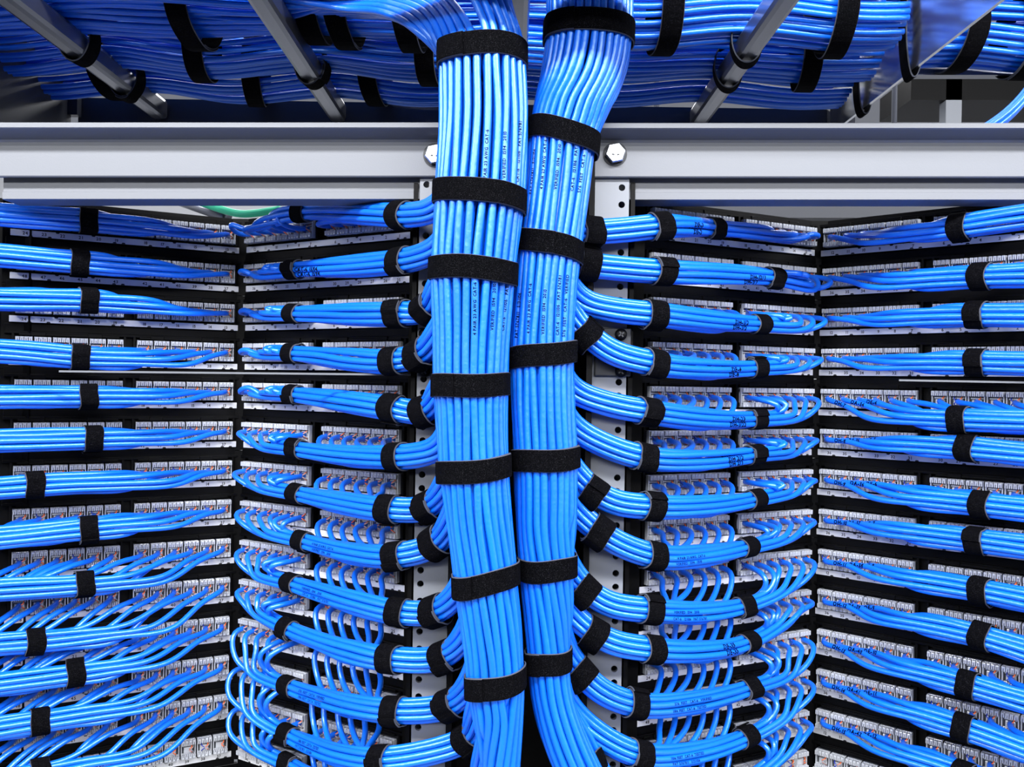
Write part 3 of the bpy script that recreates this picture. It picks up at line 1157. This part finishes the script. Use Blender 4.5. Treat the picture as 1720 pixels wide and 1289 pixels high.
def outer(side):
    d_ = 1 if side == 'R' else -1
    w = WG['RO' if side == 'R' else 'LO']
    word = 'right' if side == 'R' else 'left'
    for k, (S, R) in enumerate(OUTER[side]):
        z = w.row_z(k) + 16.0
        mod = lambda px: px_of(w.pt(np.clip((np.interp(px, *[np.array(v) for v in zip(*sorted([(px_of(w.pt(u, 0, z))[0], u) for u in (-300, -200, -100, 0, 60, 120, 180, 222, 300, 350)]))])), -300, 350), 0, z))[1]
        dS, dR = w.depth_at(S[0]) - 47, w.depth_at(R[0]) - 50
        cpx = 1400 if side == 'R' else 378
        q1 = cpx + d_ * 75
        offS = S[1] - mod(S[0])
        Q = (q1, mod(q1) + offS * .82 + (R[1] - S[1]) * -.05)
        pQ, pS, pR = at(*Q, w.depth_at(Q[0]) - 42), at(*S, dS), at(*R, dR)
        ex = np.array([w.t[0], w.t[1], 0]) * d_
        slope = (pR - pS) / np.linalg.norm(pR - pS)
        far = pR + 0.16 * (ex * .9 + slope * .1 + np.array([0, 0, -.02]))
        pts = [at(cpx, mod(cpx) + offS * .55 + 2, w.depth_at(cpx) - 36), pQ, pS, pR, far, far + ex * .05 + np.array([0, .05, -.015]), far + ex * .06 + np.array([0, .15, -.05])]
        CL = spline(pts, 0.004, 6)
        pxs = np.array([px_of(p)[0] for p in CL])
        find = lambda q: int(np.argmin(np.linalg.norm(CL - q, axis=1)))
        iS = find(pS)
        rot0 = random.uniform(-12, 12)
        at_idx = lambda i, o: (lambda fr: CL[i] + fr[1] * o[0] + fr[2] * o[1])(frame_at(CL, i))
        for c in range(12):
            ui = c if side == 'R' else 11 - c
            P = w.pt(w.u[ui], 11.5, z)
            pp = px_of(P)
            slot = OSL[c]
            lead = 48 + abs(offS) * .55 + random.uniform(0, 26)
            mpx = pp[0] + d_ * lead
            cand = np.where(d_ * (pxs - mpx) >= 0)[0]
            if not len(cand) or pp[0] < -30 or pp[0] > 1750:
                continue
            iM = min(int(cand[0]), len(CL) - 6)
            thr = iM < iS - 4
            M_ = at_idx(iM, off12(slot, rot0))
            mm_ = px_of(M_)
            P1 = w.pt(w.u[ui] + d_ * 3.5, 24, z - 1.0)
            f = .38 if abs(offS) > 25 else .3
            P2 = at(pp[0] + d_ * lead * .42, pp[1] + (mm_[1] - pp[1]) * f, w.depth_at(pp[0] + d_ * lead * .4) - 36)
            path = [w.pt(w.u[ui], 9, z), P, P1, P2, M_]
            nst = max(2, (len(CL) - 1 - iM) // 13)
            for q in range(1, nst + 1):
                ii = int(iM + (len(CL) - 1 - iM) * q / nst)
                o = off12(slot, rot0)
                jit = 0.0010 if abs(ii - iS) > 10 else 0
                path.append(at_idx(ii, (o[0] + jit * random.uniform(-1, 1), o[1] + jit * random.uniform(-1, 1))))
            C = spline(path, 0.006, 3)
            if c in (0, 1, 2):
                lab = f'blue cable on the outer {word} panels, {ROWW(k)}, {NTH[c]} jack from the inner corner'
                o = cable('branch_cable', C, lab, f'cables of the outer {word} bundle, {ROWW(k)}', r=RB)
                if side == 'R' and k > 3:
                    print_on(o, C, (f'DH-{k + 3}', f'DA-{30 + k}', f'DE-{k}')[c], .030, .0058, bold=.05, r=RB)
            else:
                rest(C, RB)
        t, e1, e2 = frame_at(CL, iS)
        strap(CL[iS], t, e1, 2.08 * DB, 2.08 * DB, f'black strap round the cable bundle on the outer {word} panels, {ROWW(k)}', f'straps on the outer {word} cable bundles', width=.0175, tilt=math.radians(random.uniform(-4, 4)))


outer('R')
outer('L')

# ------------------------------------------------------------------ overhead ladder tray
Z0 = CAM[2]
root = empty('ladder_tray', (-0.08, 0.96, Z0 + .344), 'grey overhead ladder tray with round-edged rungs carrying the loose blue cables', 'cable ladder')
base = np.array(root.location)
RUNGS = [-0.458, -0.229, 0.0, 0.233]
for x in RUNGS:
    m = MB()
    m.box(np.array([x, .965, Z0 + .3445]) - base, (.0105, .228, .0125), bev=.0055)
    m.build('rung', M['rail'], root)
m = MB()
prof = [(0, -.026), (0, .014), (.004, .014), (.004, -.022), (.02, -.022), (.02, -.026)]
m.prism(prof, np.array([-.565, 1.195, Z0 + .346]) - base, np.array([.405, 1.195, Z0 + .346]) - base, np.array([0, 1.0, 0]), UP)
m.build('rear_stringer', M['dark'], root)  # shade on this face is put into the dark colour
m = MB()
m.prism([(-u, v) for u, v in prof], np.array([-.565, .735, Z0 + .346]) - base, np.array([.405, .735, Z0 + .346]) - base, np.array([0, 1.0, 0]), UP)
m.build('front_stringer', M['dark'], root)

for x, word, ya in ((0.412, 'right', .74), (-0.572, 'left', .80)):
    root = empty('runway_rail', (x, 1.0, Z0 + .335), f'{"tall polished aluminium" if x > 0 else "tall dark"} runway rail at the {word} end of the ladder tray', 'runway rail')
    base = np.array(root.location)
    m = MB()
    s_ = 1 if x > 0 else -1
    lo = 0 if x > 0 else -.075
    prof = [(0, lo), (0, .088), (s_ * .0035, .088), (s_ * .0035, lo)]
    m.prism(prof, np.array([x, ya, Z0 + .334]) - base, np.array([x, 1.19, Z0 + .334]) - base, np.array([1.0, 0, 0]), UP)
    m.build('rail_web', M['polish' if x > 0 else 'dark'], root)
    m = MB()
    m.box(np.array([x + s_ * .004, 1.187, Z0 + .352]) - base, (.016, .006, .018))
    m.build('end_bracket', M['dark'], root)

m = MB()
m.prism([(0, 0), (0, .016), (.05, .016), (.05, .012), (.004, .012), (.004, 0)], at(1530, 126, 1020), at(1860, 126, 1020), np.array([0, 1.0, 0]), UP)
o = m.build('tray_stringer', M['rail'])
tag(o, 'pale steel stringer right of the polished runway rail, with cables lying on it', 'cable ladder')


def tray_bundle(name, d, zc, rd, rz, xa, xb, nvis, label, a0=-95, a1=95, nrest=6, straps=(), sag=.012, xa_in=None):
    ph = random.uniform(0, 6.28)
    g = label
    for i in range(nvis + nrest):
        vis = i < nvis
        if vis:
            psi = math.radians(a0 + (a1 - a0) * (i + .5) / nvis)
        else:
            psi = math.radians(100 + 160 * (i - nvis + .5) / nrest)
        xs = np.arange(xa, xb + .001, .03)
        p1, p2 = random.uniform(0, 6.28), random.uniform(0, 6.28)
        P = []
        for x in xs:
            u = (x + .229) / .231
            sg = sag * (math.sin(math.pi * u) ** 2) * (0.6 + .4 * math.sin(x * 3 + ph))
            tw = 0.10 * math.sin(x * 4.2 + ph) + .035 * math.sin(x * 9 + p1)
            k = 1 + .045 * math.sin(x * 11 + p2) + .04 * math.sin(x * 5 + p1)
            P.append(np.array([x, d - rd * math.sin(psi + tw) * k, Z0 + zc - rz * math.cos(psi + tw) * k - sg * (1 if abs(psi) < 1.7 else .4)]))
        C = spline(P, .012, 2)
        if vis:
            pos = 'front' if psi > .9 else 'back' if psi < -.9 else 'underside'
            cable('tray_cable', C, f'blue cable in the overhead {name}, {NTH[i] if i < 14 else "last"} from the rear of its underside', f'overhead {name} cables', sides=8)
        else:
            rest(C)
    for (px, py, lab) in straps:
        x = (px - CX) / F * d
        u = (x + .229) / .231
        c = np.array([x, d, Z0 + zc - sag * .6 * math.sin(math.pi * u) ** 2])
        strap(c, np.array([1.0, 0, 0.0]), np.array([0, -1.0, 0]), rd * 1.16 + RAD + .002, rz * 1.16 + RAD + .002, lab, 'straps on the overhead cables', width=.022, tilt=math.radians(random.uniform(-8, 8)))


tray_bundle('rear tray bundle', 1.135, .384, .036, .030, -.92, .40, 14, '', nrest=8,
            straps=[(422, 150, 'black strap round the rear overhead bundle, left of the second rung'), (622, 145, 'black strap round the rear overhead bundle, just left of the left trunk'), (185, 150, 'black strap round the rear overhead bundle, beside the leftmost rung')])
tray_bundle('middle tray bundle', 1.045, .388, .038, .033, -.92, .40, 15, '', nrest=8,
            straps=[(330, 110, 'black strap round the middle overhead bundle, between the two left rungs'), (712, 100, 'black strap round the middle overhead bundle, tucked behind the left trunk'), (1345, 70, 'black strap round the middle overhead bundle, left of the polished rail')])
tray_bundle('front right tray bundle', .945, .388, .035, .031, .085, .411, 15, '', nrest=8,
            straps=[(1106, 40, 'black strap round the front overhead bundle, just right of the right trunk'), (1392, 20, 'black strap round the front overhead bundle, near the polished rail')])
tray_bundle('far right tray bundle', 1.00, .386, .034, .030, .422, .84, 13, '', nrest=8,
            straps=[(1595, 80, 'black strap round the overhead bundle beyond the polished rail, nearest it'), (1705, 20, 'black strap round the overhead bundle beyond the polished rail, at its far right')])
tray_bundle('front left tray bundle', .945, .392, .038, .034, -.92, -.075, 12, '', a0=-95, a1=60, nrest=8,
            straps=[(318, 45, 'broad black strap round the front overhead bundle, between the two left rungs'), (520, 60, 'broad black strap round the front overhead bundle, beside the second rung'), (570, 30, 'black strap round the front overhead bundle, right of the second rung'), (680, 50, 'black strap round the front overhead bundle where it bends to the left trunk')])
for i in range(46):                                # cable layer added over the bundles, blocks ceiling light so gaps stay dark
    d = .80 + i * .0084
    zz = Z0 + .425 + .006 * (i % 3) + random.uniform(-.003, .003)
    ph = random.uniform(0, 6.28)
    xa, xb = (-.95, .84) if d > .93 else (-.95, -.10)
    P = [np.array([x, d + .006 * math.sin(x * 5 + ph), zz + .003 * math.sin(x * 9 + ph)]) for x in np.arange(xa, xb, .06)]
    rest(spline(P, .03, 1))
# loops that tie the cables to the rungs and rails
for (px, py, x, lab, dx) in ((124, 84, -.458, 'black loop round the leftmost rung, nearer one', 0), (205, 150, -.458, 'black loop round the leftmost rung, farther one', 0),
                             (515, 130, -.229, 'black loop hanging under the second rung from the left', 0), (1245, 62, .233, 'black loop round the rung right of the trunks, upper one', 0),
                             (1215, 104, .233, 'black loop round the rung right of the trunks, lower one', 0)):
    d = .3445 * F / (644.5 - py - TH * (px - CX)) if False else x * F / (px - CX)
    c = np.array([x, d, Z0 + .352])
    strap(c, np.array([0.15, 1.0, 0.0]), np.array([1.0, 0, 0]), .0150, .0240, lab, 'black loops tying cables to rungs and rails', width=.021, tilt=math.radians(12))
for (px, lab) in ((1440, 'black loop round the polished right rail, farther one'), (1519, 'black loop round the polished right rail, nearer one')):
    d = .412 * F / (px - CX)
    strap(np.array([.4135, d, Z0 + .380]), np.array([0, 1.0, 0.0]), np.array([1.0, 0, 0]), .0085, .053, lab, 'black loops tying cables to rungs and rails', width=.02, tilt=0)

# the cables past the first 300
o = REST.build('cable', M['cable'])
tag(o, 'remaining blue network cables packed behind the front ones in all bundles', 'cable', None, 'stuff')

# ------------------------------------------------------------------ background things above the racks
P = spline([at(330, 338, 1500), at(372, 352, 1480), at(410, 360, 1450), at(470, 352, 1430)], .01, 2)
m = MB()
m.tube(P, .006, 10)
o = m.build('green_cable', M['green'])  # crosses behind the rack top, no support modelled
tag(o, 'thin green cable crossing behind the left rack top', 'cable')
m = MB()
m.tube(np.array([at(250, 318, 1700), at(380, 362, 1500)]), .011, 12)
o = m.build('brace_strut', M['rail'])
tag(o, 'slanting grey strut behind the top of the left rack', 'strut')
m = MB()
m.prism([(0, 0), (0, .05), (.30, .05), (.30, 0)], at(1050, 366, 1700), at(1900, 366, 1700), np.array([0, 1.0, 0]), UP)
o = m.build('rear_tray', M['duct'])
for px in (1100, 1500, 1850):
    h = MB()
    q = at(px, 330, 1750)
    h.tube(np.array([q, [q[0], q[1], 3.05]]), .005, 10)
    h.build('hanger_rod', M['rail'], o)
tag(o, 'dark grey tray hanging behind the top of the right rack', 'tray')
for (xa, ya, xb, yb, lab) in ((1600, 0, 1600, 420, 'blurred grey upright far behind the right tray end'),):
    a, b = at(xa, 420, 2600), at(xa, -500, 2600)
    m = MB()
    m.box((a + b) / 2, (.022, .02, (b[2] - a[2]) / 2))
    o = m.build('steel_upright', M['post'])
    tag(o, lab, 'upright')
m = MB()
m.prism([(0, 0), (0, .07), (.22, .07), (.22, 0)], at(1530, 168, 2580), at(1980, 168, 2580), np.array([0, 1.0, 0]), UP)
o = m.build('far_tray', M['black'])
tag(o, 'dark tray in the background right of the polished rail', 'tray')
m = MB()
for i in range(7):
    a = 2 * math.pi * i / 6
    q = np.array([0, .008 * math.sin(a), .008 * math.cos(a)]) if i < 6 else np.zeros(3)
    m.tube(spline([at(1640, 230, 1350) + q, at(1690, 195, 1350) + q, at(1730, 150, 1350) + q, at(1760, 90, 1350) + q], .01, 2), .0037, 8)
o = m.build('far_cable_loom', M['cable'])  # short loose run of cables, nothing modelled to hold it
tag(o, 'small blue cable loom dropping at the far right edge behind the beam', 'cable loom')

# ------------------------------------------------------------------ room
def plane(name, x0, x1, y0, y1, z0, z1, m_):
    m = MB()
    m.box(((x0 + x1) / 2, (y0 + y1) / 2, (z0 + z1) / 2), (abs(x1 - x0) / 2, abs(y1 - y0) / 2, abs(z1 - z0) / 2))
    o = m.build(name, m_)
    o['kind'] = 'structure'
    return o


CH = 3.05
plane('floor', -4, 4, -6, 5, -.05, 0, M['floor'])
plane('ceiling', -4, 4, -6, 5, CH, CH + .05, M['ceil'])
plane('wall_back', -4, 4, 5, 5.05, 0, CH, M['wall'])
plane('wall_front', -4, 4, -6.05, -6, 0, CH, M['wall'])
plane('wall_left', -4.05, -4, -6, 5, 0, CH, M['wall'])
plane('wall_right', 4, 4.05, -6, 5, 0, CH, M['wall'])


def area(name, loc, target, sx, sy, power, col=(1, 1, 1)):
    li = bpy.data.lights.new(name, 'AREA')
    li.shape = 'RECTANGLE'
    li.size, li.size_y = sx, sy
    li.energy = power
    li.color = col
    o = bpy.data.objects.new(name, li)
    o.location = loc
    d = Vector(target) - Vector(loc)
    o.rotation_euler = d.to_track_quat('-Z', 'Y').to_euler()
    COL.objects.link(o)


area('ceiling_light_aisle', (0, -0.48, CH - .03), (0, 0.30, 1.2), 7.6, .22, 440)  # ceiling light, stretched sideways to add highlights on the inner bundles
area('added_fill_rear_aisle', (0.0, -2.6, CH - .03), (0, 0.2, 1.4), 6.0, .5, 290)  # added lamp, no known fixture: frontal fill and highlights on the cables
area('ceiling_light_over_racks', (0, 1.35, CH - .03), (0, 1.35, 0), 3.0, .3, 22)
area('added_back_wall_light', (0, 2.9, CH - .03), (0, 2.9, 0), 4.0, .5, 70)  # added lamp, unseen, only there to brighten the back wall

wd = bpy.data.worlds.new('World')
SC.world = wd
wd.use_nodes = True
wd.node_tree.nodes['Background'].inputs['Color'].default_value = (.75, .85, 1, 1)
wd.node_tree.nodes['Background'].inputs['Strength'].default_value = 0.03

# ------------------------------------------------------------------ camera
cd = bpy.data.cameras.new('Camera')
cam = bpy.data.objects.new('Camera', cd)
COL.objects.link(cam)
cd.sensor_fit = 'HORIZONTAL'
cd.sensor_width = 36
cd.lens = 36 * F / 1720
cd.clip_start = .02
cam.matrix_world = Matrix(((RV[0], UV[0], -FV[0], CAM[0]), (RV[1], UV[1], -FV[1], CAM[1]), (RV[2], UV[2], -FV[2], CAM[2]), (0, 0, 0, 1)))
SC.camera = cam
SC.view_settings.view_transform = 'Standard'
SC.view_settings.look = 'None'
SC.view_settings.gamma = 1
SC.view_settings.exposure = 0.0
SC.view_settings.use_curve_mapping = False
